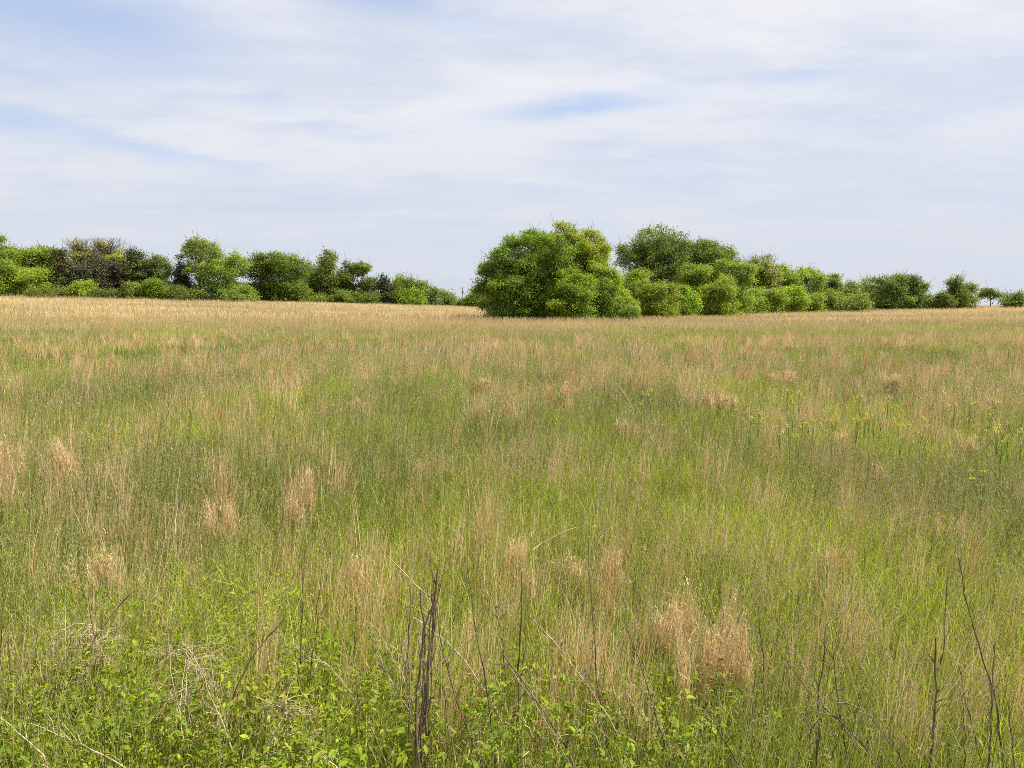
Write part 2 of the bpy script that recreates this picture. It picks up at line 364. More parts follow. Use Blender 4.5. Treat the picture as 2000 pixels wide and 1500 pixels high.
# ------------------------------------------------------------------ trees
BARKC = np.array([.1, .08, .06])
def auto_lobes(style, W, H, n=9):
    """ellipsoid lobes (centre, radii) filling a crown W wide and H high"""
    Lb = []
    if style in ('round', 'airy', 'twiggy'):
        Lb.append((np.array([0, 0, H*.55]), np.array([W*.33, W*.33, H*.36])))
        for k in range(n):
            a = k*2.4+R.random(); e = -.3+1.3*R.random()
            d = np.array([math.cos(a)*math.cos(e), math.sin(a)*math.cos(e), math.sin(e)])
            r = .20+.08*R.random(); Lb.append((np.array([0, 0, H*.55])+d*np.array([W*.30, W*.30, H*.27]), np.array([W*r, W*r, H*r*.8])))
        if style == 'round':
            for k in range(9):
                a = k*.7+R.random()*.4; Lb.append((np.array([math.cos(a)*W*.25, math.sin(a)*W*.25, H*(.12+.14*R.random())]), np.array([W*.23, W*.23, H*.2])))
    elif style == 'bush':
        Lb.append((np.array([0, 0, H*.38]), np.array([W*.38, W*.38, H*.5])))
        for k in range(n):
            a = k*2.4+R.random(); z = R.random()*.6; r = .15+.1*R.random()
            Lb.append((np.array([math.cos(a)*W*.32*(1-z*.7), math.sin(a)*W*.32*(1-z*.7), H*(.15+z)]), np.array([W*r, W*r, H*r])))
    elif style == 'cone':
        for k in range(12):
            z = k/11.; Lb.append((np.array([R.normal()*W*.03, R.normal()*W*.03, H*(.08+.84*z)]), np.array([W*.5*(1-z)**.75+.05*W]*2+[H*.12])))
    elif style == 'column':
        for k in range(9):
            z = k/8.; f = 1-.5*abs(z-.4)**1.5-.25*z
            Lb.append((np.array([R.normal()*W*.08, R.normal()*W*.08, H*(.08+.80*z)]), np.array([W*.42*f]*2+[H*.14])))
    return Lb
def tree(name, label, cat, x0, x1, top, base, col, style='round', dens=1., dY=0., group=None, lobes=None, col2=None, spiky=.4, trunks=1, leaf=1., fix=None):
    cx = (x0+x1)/2; Y = ground_hit(cx, base, .55)+dY if fix is None else fix
    B = at(cx, base, Y); B[2] = float(ground(B[0], B[1]))-.05
    T = at(cx, top, Y); H = T[2]-B[2]; W = at(x1, base, Y)[0]-at(x0, base, Y)[0]
    FEET.append((B[0], B[1], W*.28))
    root = bpy.data.objects.new(name, None); sc.collection.objects.link(root); root.location = [float(v) for v in B]
    root.empty_display_size = 1; tag(root, label, cat, group)
    if lobes:   # (px, py, rx px, ry px): silhouettes of the crown's masses, given real places and thickness
        Lb = []
        for (lx, ly, rx, ry) in lobes:
            c = at(lx, ly, Y)-B; rr = rx*Y/F; c[1] = R.normal()*W*.10; Lb.append((c, np.array([rr, rr*.95, ry*Y/F])))
            if rx > 40: Lb.append((c+np.array([R.normal()*rr*.4, -rr*.5, -ry*Y/F*.3]), np.array([rr*.7, rr*.7, ry*Y/F*.7])))
    else: Lb = auto_lobes(style, W, H)
    s = .00118*Y*leaf; airy = style in ('airy', 'twiggy')
    ntot = int(W*H*.8*(3.9 if airy else 12.)*dens/(s*s)); ntot = min(ntot, 170000); ntot = max(ntot, 900)
    per = 14 if airy else 20; nc = max(int(ntot/per), 24)
    area = np.array([(r[0]*r[2]) for c, r in Lb])
    LCc = np.array([c for c, r in Lb]); LR = np.array([r for c, r in Lb])
    nsub = int(np.clip(W*H*.95, 20, 190)*(1.3 if airy else 1)); ps = R.choice(len(Lb), nsub, p=area/area.sum())
    ds = R.normal(size=(nsub, 3)); ds[:, 2] = np.where(ds[:, 2] < -.5, -ds[:, 2]*.6, ds[:, 2]); ds = nrm(ds)
    SC = LCc[ps]+ds*LR[ps]*(.58+.40*R.random(nsub)+(.10 if lobes else .22)*(R.random(nsub) < .22))[:, None]; sr = (.11+.15*R.random(nsub))[:, None]*(LR[ps].mean(1)*.5+min(W, H)*(.18 if lobes else .30))[:, None]*np.array([1, 1, .7])*(.7+.6*R.random((nsub, 3)))
    SC[:, 2] = np.maximum(SC[:, 2], sr[:, 2]*.6)
    stone = R.random(nsub)
    qs = R.choice(nsub, nc, p=sr[:, 0]**2/(sr[:, 0]**2).sum())
    d0 = R.normal(size=(nc, 3))+ds[qs]*.7+np.array([0, 0, .35]); d0 = nrm(d0); P = SC[qs]+d0*sr[qs]*(.35+.85*R.random(nc)**.9)[:, None]*(.7+.6*fbm(d0[:, 0]*2.5+qs*1.7, d0[:, 2]*2.5+d0[:, 1]*2, 19, 3))[:, None]
    d = nrm(d0*.8+ds[qs]*.5)
    inn = R.random(nc) < (.38 if not airy else .12)          # leaves inside the crown
    pk = R.choice(len(Lb), nc, p=area/area.sum()); di = nrm(R.normal(size=(nc, 3)))
    P[inn] = (LCc[pk]+di*LR[pk]*(R.random(nc)**.5*.85)[:, None])[inn]; d[inn] = di[inn]
    if not airy:                                             # low skirt: these trees are leafy to the ground
        sk = R.random(nc) < .20; a = R.random(nc)*6.283; rr_ = W*.44*R.random(nc)**.5
        Psk = np.stack([np.cos(a)*rr_, np.sin(a)*rr_, H*.38*R.random(nc)**1.2], 1); P[sk] = Psk[sk]; d[sk] = nrm(np.stack([np.cos(a), np.sin(a), .3+0*a], 1))[sk]
    P[:, 2] = np.where(P[:, 2] < .1, .1+R.random(nc)*.5, P[:, 2])
    if not lobes:   # fit the outline to the measured width and height
        P[:, 2] *= (H-s)/np.percentile(P[:, 2], 99.6); hw = np.percentile(np.abs(P[:, :2]), 99, axis=0)
        P[:, :2] *= (W*.5)/np.maximum(hw, .1)
    if cat in ('tree', 'bush') and style != 'twiggy': col = np.array(col)*.62+np.array((.062, .118, .022))*.38; col2 = None if col2 is None else np.array(col2)*.7+np.array((.10, .165, .026))*.3
    tone = fbm(P[:, 0]*.8+cx, P[:, 2]*.8+P[:, 1]*.6, 33, 3)
    col = np.array(col, float)*np.array([2.6, 1.98, 1.9]); col2 = np.array(col2, float)*np.array([2.35, 1.82, 1.75]) if col2 is not None else col*np.array([1.5, 1.4, 1.1])
    mixv = np.clip((tone-.5)*1.6+stone[qs]*1.0+R.normal(size=nc)*.15, 0, 1)
    cc = col+(col2-col)*mixv[:, None]
    mb = MB(); rc = s*(3.0 if not airy else 2.3)
    n = nc*per; i = np.repeat(np.arange(nc), per)
    LP = P[i]+R.normal(size=(n, 3))*rc*np.array([1, 1, .62])
    LP[:, 2] = np.maximum(LP[:, 2], .05)
    Nn = nrm(d[i]*.55+np.array([0, 0, .55])+R.normal(size=(n, 3))*.6)
    if style == 'cone': LP[:, 2] -= .3*np.abs(R.normal(size=n))*rc
    sz = s*(.55+1.0*R.random(n))
    lc = cc[i]*(.62+.72*R.random(n))[:, None]
    mb.leaves(LP, Nn, sz*1.7, sz*1.0, lc)
    tw = MB()
    # shoots that break the outline
    ks = np.where((d[:, 2] > -.1) & (R.random(nc) < spiky*.16))[0]
    if len(ks):
        D = nrm(d[ks]*.8+np.array([0, 0, .55])+R.normal(size=(len(ks), 3))*.3); Ln = s*(4+11*R.random(len(ks))**1.5)
        pts = P[ks][:, None]+D[:, None]*Ln[:, None, None]*np.linspace(0, 1, 3)[None, :, None]
        tw.tubes(pts, np.array([.16, .11, .05])*s, BARKC, 3)
        m = 10; f = np.tile(np.linspace(.2, 1.05, m), len(ks)); kk = np.repeat(np.arange(len(ks)), m)
        SP_ = P[ks][kk]+D[kk]*(Ln[kk]*f)[:, None]+R.normal(size=(len(kk), 3))*s*.45
        mb.leaves(SP_, nrm(R.normal(size=(len(kk), 3))+[0, 0, .3]), s*1.4*(1.15-.5*f), s*.8*(1.15-.5*f), cc[ks][kk]*(.8+.5*R.random(len(kk)))[:, None])
    mb.build('crown', M_CONE if cat == 'conifer' else M_LEAF, root)
    # trunk(s), limbs to each lobe, branches to the clumps
    tr = tw; zt = H*(.30 if not airy else .42); r0 = max(.022*H, .03)
    for k in range(trunks):
        ox = (k-(trunks-1)/2)*W*.25
        pth = np.array([[ox*.15, 0, -.3], [ox*.6, .05, zt*.5], [ox, 0, zt], [ox, 0, H*.72]])[None]
        tr.tubes(pth, np.array([1.25, .95, .7, .25])*r0, BARKC, 7)
    for (c, r) in Lb:
        ox = (R.integers(0, trunks)-(trunks-1)/2)*W*.25
        a = np.array([ox, 0, min(zt*(.6+.6*R.random()), max(c[2]*.8, .1))]); a[0] = ox*np.interp(a[2], [-.3, zt*.5, zt], [.15, .6, 1.]); a[1] = np.interp(a[2], [-.3, zt*.5, zt], [0, .05, 0]); mid = (a+c)/2+np.array([0, 0, .04*H])+R.normal(size=3)*.03*H
        tr.tubes(np.array([[a, mid, c, c+np.array([0, 0, r[2]*.6])]]), np.array([.5, .36, .22, .08])*r0, BARKC, 5)
    kb = R.choice(nc, min(nc, 260 if airy else 120), replace=False)
    A = np.array([Lb[j][0] for j in R.integers(0, len(Lb), len(kb))]); 
    LC = np.array([c for c, r in Lb]); near_ = np.argmin(((P[kb][:, None]-LC[None])**2).sum(-1), 1); A = LC[near_]
    mid = (A+P[kb])/2+R.normal(size=(len(kb), 3))*.02*H
    tr.tubes(np.stack([A, mid, P[kb]], 1), np.array([.20, .13, .06])*r0, BARKC, 3)
    if style == 'twiggy':
        nb = 260; a = R.random(nb)*6.28; z = .35+.3*R.random(nb)
        st = LC[R.integers(0, len(LC), nb)]; D = nrm(np.stack([np.cos(a)*.7, np.sin(a)*.7, .8+R.random(nb)], 1)+R.normal(size=(nb, 3))*.2)
        ln = H*(.2+.3*R.random(nb)); en = st+D*ln[:, None]; en[:, 2] = np.minimum(en[:, 2], H*1.02)
        tr.tubes(np.stack([st, (st+en)/2+R.normal(size=(nb, 3))*.02*H, en], 1), np.array([.2, .13, .05])*r0, np.array([.2, .17, .14]), 3)
    tr.build('trunk', M_BARK, root)
    return root

DK = (.022, .042, .012); DG = (.035, .075, .014); MG = (.055, .12, .018); YG = (.075, .135, .024); LIME = (.115, .19, .028)
GG = (.07, .115, .035); BR = (.030, .037, .019); FG = (.055, .095, .045)
GL = 'trees along the left edge of the field'; GR_ = 'trees along the right edge of the field'; GCn = 'thicket in the middle of the field'
LTREES = [
 ('broadleaf_tree', 'tall dark tree at the very left edge, taller than the trees beside it', 'tree', -70, 28, 455, 572, DG, dict(dY=10)),
 ('broadleaf_tree', 'pale green spreading tree behind the small bright tree at the far left', 'tree', -20, 62, 487, 572, YG, dict(dY=5)),
 ('broadleaf_tree', 'bright yellow green tree cut by the left edge of the picture', 'tree', -60, 24, 500, 572, YG, dict(dY=0)),
 ('small_tree', 'small round yellow green tree with a short dark trunk at the far left', 'tree', 18, 95, 524, 571, LIME, dict(dY=-2, col2=(.17, .25, .04))),
 ('broadleaf_tree', 'feathery light green tree left of the dark cedar pair', 'tree', 56, 114, 483, 572, YG, dict(dY=6, spiky=.8)),
 ('cedar_tree', 'dark evergreen with a greener top, left of the big brown one', 'conifer', 94, 152, 487, 572, DG, dict(style='column', col2=(.045, .04, .02), dY=1)),
 ('sparse_tree', 'thin pale leaved tree rising behind the big brown evergreen', 'tree', 143, 192, 469, 574, (.12, .17, .07), dict(style='twiggy', dens=.8, dY=8, spiky=1)),
 ('cedar_tree', 'big rounded dull olive brown evergreen with a bulky crown', 'conifer', 150, 246, 503, 575, BR, dict(style='bush', col2=(.040, .048, .022), dens=1.3)),
 ('bare_tree', 'nearly bare twiggy tree behind the big brown evergreen', 'tree', 188, 244, 467, 574, (.12, .15, .08), dict(style='twiggy', dens=.3, dY=8, spiky=.3)),
 ('broadleaf_tree', 'lime green tree showing between two dark evergreens', 'tree', 212, 254, 499, 576, LIME, dict(dY=4)),
 ('cedar_tree', 'tall pointed dark green evergreen right of the brown one', 'conifer', 244, 292, 488, 577, DK, dict(style='column', col2=(.05, .075, .02))),
 ('broadleaf_tree', 'greyish green tree sloping down to the right of the pointed evergreen', 'tree', 282, 342, 502, 578, GG, dict(col2=(.04, .06, .02), dY=2)),
 ('shrub', 'bright lime bush at the foot of the brown evergreen', 'bush', 138, 182, 549, 575, LIME, dict(style='bush', dY=-4, spiky=.9)),
 ('cedar_tree', 'low dark spire shaped evergreen before the gap in the treeline', 'conifer', 336, 382, 514, 579, (.018, .032, .016), dict(style='cone', spiky=.9)),
 ('shrub', 'small pale green bush under the pointed evergreen', 'bush', 249, 275, 552, 577, GG, dict(style='bush', dY=-4, col2=(.13, .19, .06))),
 ('shrub', 'two topped green bush right of the pointed evergreen', 'bush', 288, 338, 546, 578, MG, dict(style='bush', dY=-4)),
 ('shrub', 'low olive hedge bush under the spire shaped evergreen', 'bush', 328, 398, 560, 580, (.042, .062, .022), dict(style='bush', dY=-5)),
 ('tall_tree', 'tall open crowned tree with branches showing, highest on the left treeline', 'tree', 350, 432, 464, 581, GG, dict(style='airy', dens=1.0, dY=1, spiky=.8, lobes=[(385, 492, 34, 26), (372, 500, 22, 18), (412, 505, 24, 26), (398, 478, 22, 14), (392, 530, 26, 24), (405, 558, 18, 20)])),
 ('broadleaf_tree', 'soft mid green tree joined to the tall open crowned tree', 'tree', 400, 484, 495, 582, (.075, .14, .03), dict(spiky=.7, dY=-1)),
 ('shrub', 'low green bush sloping away below the soft mid green tree', 'bush', 430, 505, 556, 583, (.065, .11, .03), dict(style='bush', dY=-4)),
 ('broadleaf_tree', 'dark broad tree left half of the large round mass', 'tree', 474, 545, 496, 583, (.028, .05, .016), dict(col2=(.06, .085, .03))),
 ('broadleaf_tree', 'large round green tree right half of the large round mass', 'tree', 512, 602, 496, 584, DG, dict(col2=(.075, .13, .025), dY=-2, dens=1.1)),
 ('broadleaf_tree', 'mid green tree filling behind the cone shaped bush', 'tree', 585, 640, 522, 584, MG, dict(dY=5)),
 ('shrub', 'cone shaped leafy bush right of the large round tree', 'bush', 588, 641, 536, 584, (.05, .10, .018), dict(style='bush', dY=-1)),
 ('tall_tree', 'slim tall grey green tree, highest right of the round mass', 'tree', 620, 668, 490, 586, (.05, .075, .03), dict(style='column', spiky=.9, dY=1)),
 ('broadleaf_tree', 'dark rounded tree right of the slim tall one', 'tree', 660, 704, 512, 587, (.035, .055, .022), dict(style='column')),
 ('slender_tree', 'slender tree with a bare visible trunk and small flat crown', 'tree', 690, 722, 514, 588, FG, dict(style='airy', dens=1.3, lobes=[(706, 524, 15, 10), (700, 534, 10, 8), (714, 530, 8, 9)], dY=1)),
 ('broadleaf_tree', 'low dark tree right of the slender trunk', 'tree', 700, 745, 542, 588, (.03, .045, .022), dict()),
 ('cedar_tree', 'small dark pointed evergreen on the falling end of the left treeline', 'conifer', 737, 764, 537, 589, (.018, .032, .018), dict(style='cone', spiky=.9)),
 ('shrub', 'pale olive round bush near the low end of the left treeline', 'bush', 747, 788, 553, 589, (.09, .11, .04), dict(style='bush', dY=-2)),
 ('broadleaf_tree', 'green tree with upright tufts behind the pale olive bush', 'tree', 764, 800, 540, 590, MG, dict(spiky=1, dY=3)),
 ('broadleaf_tree', 'greyer tufted tree next to the low end of the treeline', 'tree', 792, 834, 545, 591, FG, dict(spiky=1, dY=3)),
 ('shrub', 'low mid green bush beside the tufted trees', 'bush', 778, 826, 562, 591, MG, dict(style='bush')),
 ('shrub', 'low bluish bush third from the end of the left treeline', 'bush', 820, 858, 563, 592, FG, dict(style='bush', dY=3)),
 ('shrub', 'low green bush second from the end of the left treeline', 'bush', 846, 876, 568, 592, (.05, .09, .03), dict(style='bush', dY=3)),
 ('shrub', 'last low bush of the left treeline before the utility pole', 'bush', 866, 893, 571, 593, FG, dict(style='bush', dY=3)),
 ('shrub', 'tiny low hedge at the foot of the utility pole', 'bush', 888, 925, 584, 595, (.05, .08, .03), dict(style='bush', dY=2)),
 ('shrub', 'pale green bush right of the utility pole', 'bush', 908, 962, 562, 596, (.08, .14, .03), dict(style='bush', dY=2)),
]
LOW = []
for k, (a, b, tp) in enumerate([(540, 590, 571), (590, 640, 574), (645, 690, 566), (690, 740, 572), (60, 100, 562), (180, 246, 565), (100, 140, 562)]):
    lab = ['low pale undergrowth bush under the large round tree', 'low pale undergrowth bush under the cone shaped bush', 'low pale undergrowth bush under the slim tall tree',
           'low pale undergrowth bush under the slender trunk', 'low dull bush between the small bright tree and the dark evergreen', 'low dark bush under the big brown evergreen', 'low greyish bush left of the lime bush'][k]
    LTREES.append(('shrub', lab, 'bush', a, b, tp, 583+(a-540)*.03 if k < 4 else 574, ((.05, .085, .025) if k < 4 else [(.045, .065, .022), (.028, .036, .018), (.055, .06, .035)][k-4]), dict(style='bush', dY=-5)))
CT = [
 ('broadleaf_tree', 'huge dark green tree forming the left of the central thicket', 'tree', 935, 1115, 448, 617, (.042, .092, .013), dict(dens=1.15, spiky=.9, trunks=3, col2=(.085, .17, .022),
    lobes=[(1024, 537, 84, 80), (1030, 505, 56, 54), (985, 530, 42, 46), (1068, 500, 46, 48), (1012, 565, 66, 44), (960, 560, 24, 30), (1075, 565, 48, 50), (1000, 482, 26, 26), (1045, 470, 26, 20), (943, 566, 12, 16), (975, 590, 36, 24), (1035, 595, 66, 20), (968, 510, 14, 16)])),
 ('broadleaf_tree', 'yellow green tree topping the central thicket', 'tree', 1060, 1192, 433, 617, (.06, .12, .014), dict(dY=5, spiky=1, col2=(.16, .20, .022), trunks=2,
    lobes=[(1124, 520, 64, 74), (1110, 470, 36, 34), (1145, 490, 38, 36), (1090, 500, 40, 46), (1160, 525, 32, 44), (1120, 545, 50, 50), (1098, 452, 20, 17), (1172, 500, 16, 22), (1130, 590, 50, 26)])),
 ('broadleaf_tree', 'mid green lower tree at the front of the central thicket', 'tree', 1070, 1165, 530, 618, (.055, .125, .015), dict(style='bush', dY=-3, col2=(.11, .20, .022), spiky=.8)),
 ('broadleaf_tree', 'bright slope shaped tree closing the right of the central thicket', 'tree', 1135, 1248, 512, 617, (.08, .16, .018), dict(dY=-1, spiky=.9, col2=(.17, .25, .028),
    lobes=[(1165, 545, 30, 34), (1185, 560, 32, 38), (1205, 580, 28, 36), (1160, 585, 34, 32), (1228, 600, 18, 17), (1190, 600, 42, 18)])),
 ('broadleaf_tree', 'dark green bush in front where two thicket trees meet', 'tree', 1148, 1200, 545, 618, (.03, .075, .012), dict(style='bush', dY=-2, spiky=.6)),
 ('shrub', 'small bluish green bush at the right foot of the central thicket', 'bush', 1205, 1252, 596, 619, (.05, .10, .03), dict(style='bush', dY=-2)),
 ('tall_tree', 'tallest dark open topped tree right of the central thicket', 'tree', 1200, 1375, 444, 613, (.035, .07, .018), dict(dY=16, spiky=1, col2=(.07, .12, .03), trunks=2, dens=.85,
    lobes=[(1288, 520, 78, 64), (1285, 475, 40, 30), (1250, 490, 36, 30), (1310, 495, 36, 34), (1225, 510, 26, 24), (1345, 500, 26, 26), (1270, 520, 50, 30), (1330, 540, 40, 44), (1215, 492, 12, 14), (1290, 455, 16, 12), (1280, 565, 50, 44)])),
 ('broadleaf_tree', 'dark green tree with a ragged grey right side in the right group', 'tree', 1340, 1442, 468, 613, (.035, .08, .018), dict(dY=18, spiky=.8, col2=(.065, .11, .035),
    lobes=[(1388, 530, 48, 52), (1370, 492, 30, 24), (1400, 505, 30, 24), (1422, 505, 16, 20), (1360, 530, 34, 40), (1400, 550, 36, 44), (1352, 478, 10, 8)])),
 ('broadleaf_tree', 'mid green tree peeping left of the round olive bush', 'tree', 1205, 1262, 527, 614, (.06, .12, .022), dict(dY=4)),
 ('shrub', 'round olive bush with a dark heart standing before the tallest tree', 'bush', 1232, 1322, 534, 615, (.07, .12, .018), dict(style='bush', dY=-2, col2=(.13, .19, .025), spiky=.6)),
 ('shrub', 'bright green bush right of the round olive bush', 'bush', 1305, 1364, 560, 614, (.07, .15, .018), dict(style='bush', dY=1, spiky=.8)),
 ('broadleaf_tree', 'light green leaning tree above the bright bushes', 'tree', 1318, 1384, 515, 613, (.075, .13, .03), dict(dY=8)),
 ('shrub', 'vivid green bush with ragged right edge in front of the right group', 'bush', 1368, 1440, 543, 612, (.065, .125, .016), dict(style='bush', dY=0, col2=(.13, .20, .022), spiky=1)),
 ('broadleaf_tree', 'feathery sloping green tree right of the ragged dark one', 'tree', 1392, 1470, 508, 612, (.07, .14, .028), dict(dY=6, spiky=.9)),
 ('sparse_tree', 'pale twiggy feather topped tree with light branches', 'tree', 1432, 1520, 500, 608, (.09, .14, .045), dict(style='twiggy', dY=10, dens=1.6, spiky=1)),
 ('shrub', 'slope shaped green bush below the pale twiggy tree', 'bush', 1418, 1498, 565, 609, (.06, .12, .025), dict(style='bush', dY=1)),
 ('broadleaf_tree', 'light green tree right of the pale twiggy tree', 'tree', 1495, 1562, 518, 607, (.085, .15, .03), dict(dY=8, spiky=.7)),
 ('broadleaf_tree', 'rounded green tree where the right treeline starts to fall', 'tree', 1545, 1610, 524, 606, (.07, .125, .03), dict(dY=8, spiky=.6)),
 ('shrub', 'dark hearted bush with bright leaves under the light green trees', 'bush', 1468, 1532, 562, 608, (.05, .09, .02), dict(style='bush', dY=0, col2=(.13, .21, .03))),
 ('shrub', 'bright green bush second in the row under the light trees', 'bush', 1520, 1572, 560, 607, (.09, .17, .022), dict(style='bush', dY=1)),
 ('shrub', 'vivid low bush at the foot of the rounded green tree', 'bush', 1560, 1606, 574, 606, (.08, .145, .022), dict(style='bush', dY=-1)),
 ('sparse_tree', 'thin greyish tree with see through top at the low part of the right treeline', 'tree', 1600, 1645, 536, 605, FG, dict(style='airy', dens=1.8, dY=10)),
 ('shrub', 'low olive hedge bush left part of the right end hedge', 'bush', 1598, 1655, 566, 605, (.075, .12, .03), dict(style='bush', dY=1)),
 ('shrub', 'low olive hedge bush right part next to the dark double tree', 'bush', 1640, 1698, 574, 604, (.065, .11, .03), dict(style='bush', dY=1)),
 ('distant_tree', 'haze tinted blue green far tree behind the low hedge, left one', 'tree', 1640, 1680, 550, 604, (.06, .10, .06), dict(fix=330.)),  # far trees: blue of the distance haze is put into the leaf colour
 ('distant_tree', 'haze tinted blue green far tree behind the low hedge, touching the dark double tree', 'tree', 1668, 1712, 547, 603, (.06, .10, .065), dict(fix=350.)),
 ('distant_tree', 'haze tinted blue green far tree low between the hedge and the thin greyish tree', 'tree', 1615, 1660, 556, 604, (.06, .10, .055), dict(fix=340.)),
 ('broadleaf_tree', 'dark spiky tree, larger left half of the pair on the right skyline', 'tree', 1698, 1768, 537, 601, (.03, .06, .016), dict(spiky=1.2, style='bush', col2=(.07, .13, .02), dY=-3)),
 ('broadleaf_tree', 'dark spiky tree, smaller right half of the pair on the right skyline', 'tree', 1762, 1810, 540, 600, (.03, .06, .016), dict(spiky=1.2, style='column', col2=(.07, .12, .02), dY=-3)),
 ('shrub', 'small pale bush between the spiky pair and the lone skyline tree', 'bush', 1800, 1830, 577, 600, (.07, .11, .045), dict(style='bush')),
 ('shrub', 'small dark bush left of the lone skyline tree', 'bush', 1828, 1856, 572, 600, (.025, .04, .018), dict(style='bush', dY=-2)),
 ('broadleaf_tree', 'upright dark tree alone on the right skyline', 'tree', 1846, 1888, 540, 599, (.035, .06, .022), dict(style='column', spiky=1.2, dY=-1)),
 ('broadleaf_tree', 'lighter rounded tree touching the right of the lone skyline tree', 'tree', 1868, 1906, 552, 599, (.07, .11, .035), dict(dY=3, style='bush')),
 ('small_tree', 'little see through tree with sky between its leaves on the right skyline', 'tree', 1914, 1955, 562, 597, (.035, .06, .022), dict(style='airy', dens=1.2, spiky=.8)),
 ('shrub', 'last small tree at the right edge of the picture', 'tree', 1962, 1999, 568, 597, (.05, .09, .025), dict(style='bush', spiky=.9)),
]
for T_ in LTREES: tree(*T_[:8], group=GL, **T_[8])
for i, T_ in enumerate(CT): tree(*T_[:8], group=GCn if i < 6 else GR_, **T_[8])

# utility pole with wires beyond the gap
Yp = 260.; Bp = at(903, 596, Yp); Tp = at(904, 560, Yp); zb = float(ground(Bp[0], Yp))
root = bpy.data.objects.new('utility_pole', None); sc.collection.objects.link(root); root.location = (float(Bp[0]), Yp, zb)
tag(root, 'thin wooden utility pole standing in the gap left of the central thicket', 'utility pole')
h = Tp[2]-zb
b = MB(); b.tubes(np.array([[[0, 0, -.5], [0, 0, h*.5], [0, 0, h]]]), np.array([.19, .16, .12]), BARKC, 8); b.build('pole', M_BARK, root)
b = MB(); b.tubes(np.array([[[-.8, -.15, h-.5], [0, -.15, h-.5], [.8, -.15, h-.5]]]), np.array([.07, .07, .07]), BARKC, 4); b.build('crossarm', M_BARK, root)
b = MB(); b.tubes(np.array([[[.25, -.15, h-2.4], [.25, -.15, h-1.9], [.25, -.15, h-1.5]]]), np.array([.2, .22, .2]), BARKC, 8); b.build('transformer', M_BARK, root)
for s in (-.7, 0, .7):
    b = MB(); b.tubes(np.array([[[s, -.15, h-.46], [s, -.15, h-.36], [s, -.15, h-.25]]]), np.array([.05, .06, .03]), BARKC, 6); b.build('insulator', M_BARK, root)

# ------------------------------------------------------------------ dry broomsedge clumps one can point at
def clump(px, base, h, wpx, label, lean=0., dens=1., red=.35):
    Y = ground_hit(px, base); B = at(px, base, Y); B[2] = float(ground(B[0], B[1]))
    H = h*Y/F; W = wpx*Y/F; mb = MB()
    n = int(min(900, 150+W*1900)*dens); wd = max(.0032, .0009*Y)
    nt_ = max(3, int(W*32)); tx = R.normal(size=nt_)*W*.24; ty = R.normal(size=nt_)*max(W*.22, .05); th = .42+.66*R.random(nt_)**1.2; tl = R.normal(size=nt_)*.08
    tk = R.integers(0, nt_, n); X = tx[tk]+R.normal(size=n)*.017*(1+Y*.05); Yy = ty[tk]+R.normal(size=n)*.02; hh = H*th[tk]*(.3+.75*R.random(n)**.8)
    a = R.random(n)*6.28; l = np.abs(R.normal(size=n))*.055*hh
    D = np.stack([np.cos(a)*l+(lean+tl[tk]+.06)*hh, np.sin(a)*l, np.zeros(n)], 1)
    k = 6; t_ = np.linspace(0, 1, k)[None, :, None]
    P = np.stack([X, Yy, np.full(n, -.03)], 1)[:, None]+D[:, None]*t_**1.6+np.array([0, 0, 1.])*hh[:, None, None]*t_
    P[:, 1:] += R.normal(size=(n, k-1, 3))*.007
    C = lerp((.56, .42, .20), (.84, .69, .43), R.random(n)); rd = R.random(n) < red*.6; C[rd] = lerp((.56, .35, .14), (.74, .50, .24), R.random(rd.sum()))
    mb.ribbons(P, np.array([1, .95, .9, .75, .6, .2])*wd, side_vec(n), C)
    m = int(n*1.6); i = R.integers(0, n, m); f = .35+.6*R.random(m)
    P0 = np.stack([X[i], Yy[i], np.zeros(m)], 1)+D[i]*(f**1.6)[:, None]; P0[:, 2] = hh[i]*f
    dd = nrm(R.normal(size=(m, 3))*[.7, .7, .4]+[.15, 0, 1.1])*(.02+.035*R.random(m))[:, None]
    mb.ribbons(np.stack([P0, P0+dd*.6+[0, 0, .006], P0+dd+R.normal(size=(m, 3))*.010], 1), np.array([.9, .8, .1])*wd, side_vec(m), C[i]*(.9+.35*R.random(m))[:, None])
    o = mb.build('dry_grass_clump', M_DRY); o.location = [float(v) for v in B]
    tag(o, label, 'grass clump', 'clumps of dry broom grass standing in the green meadow')
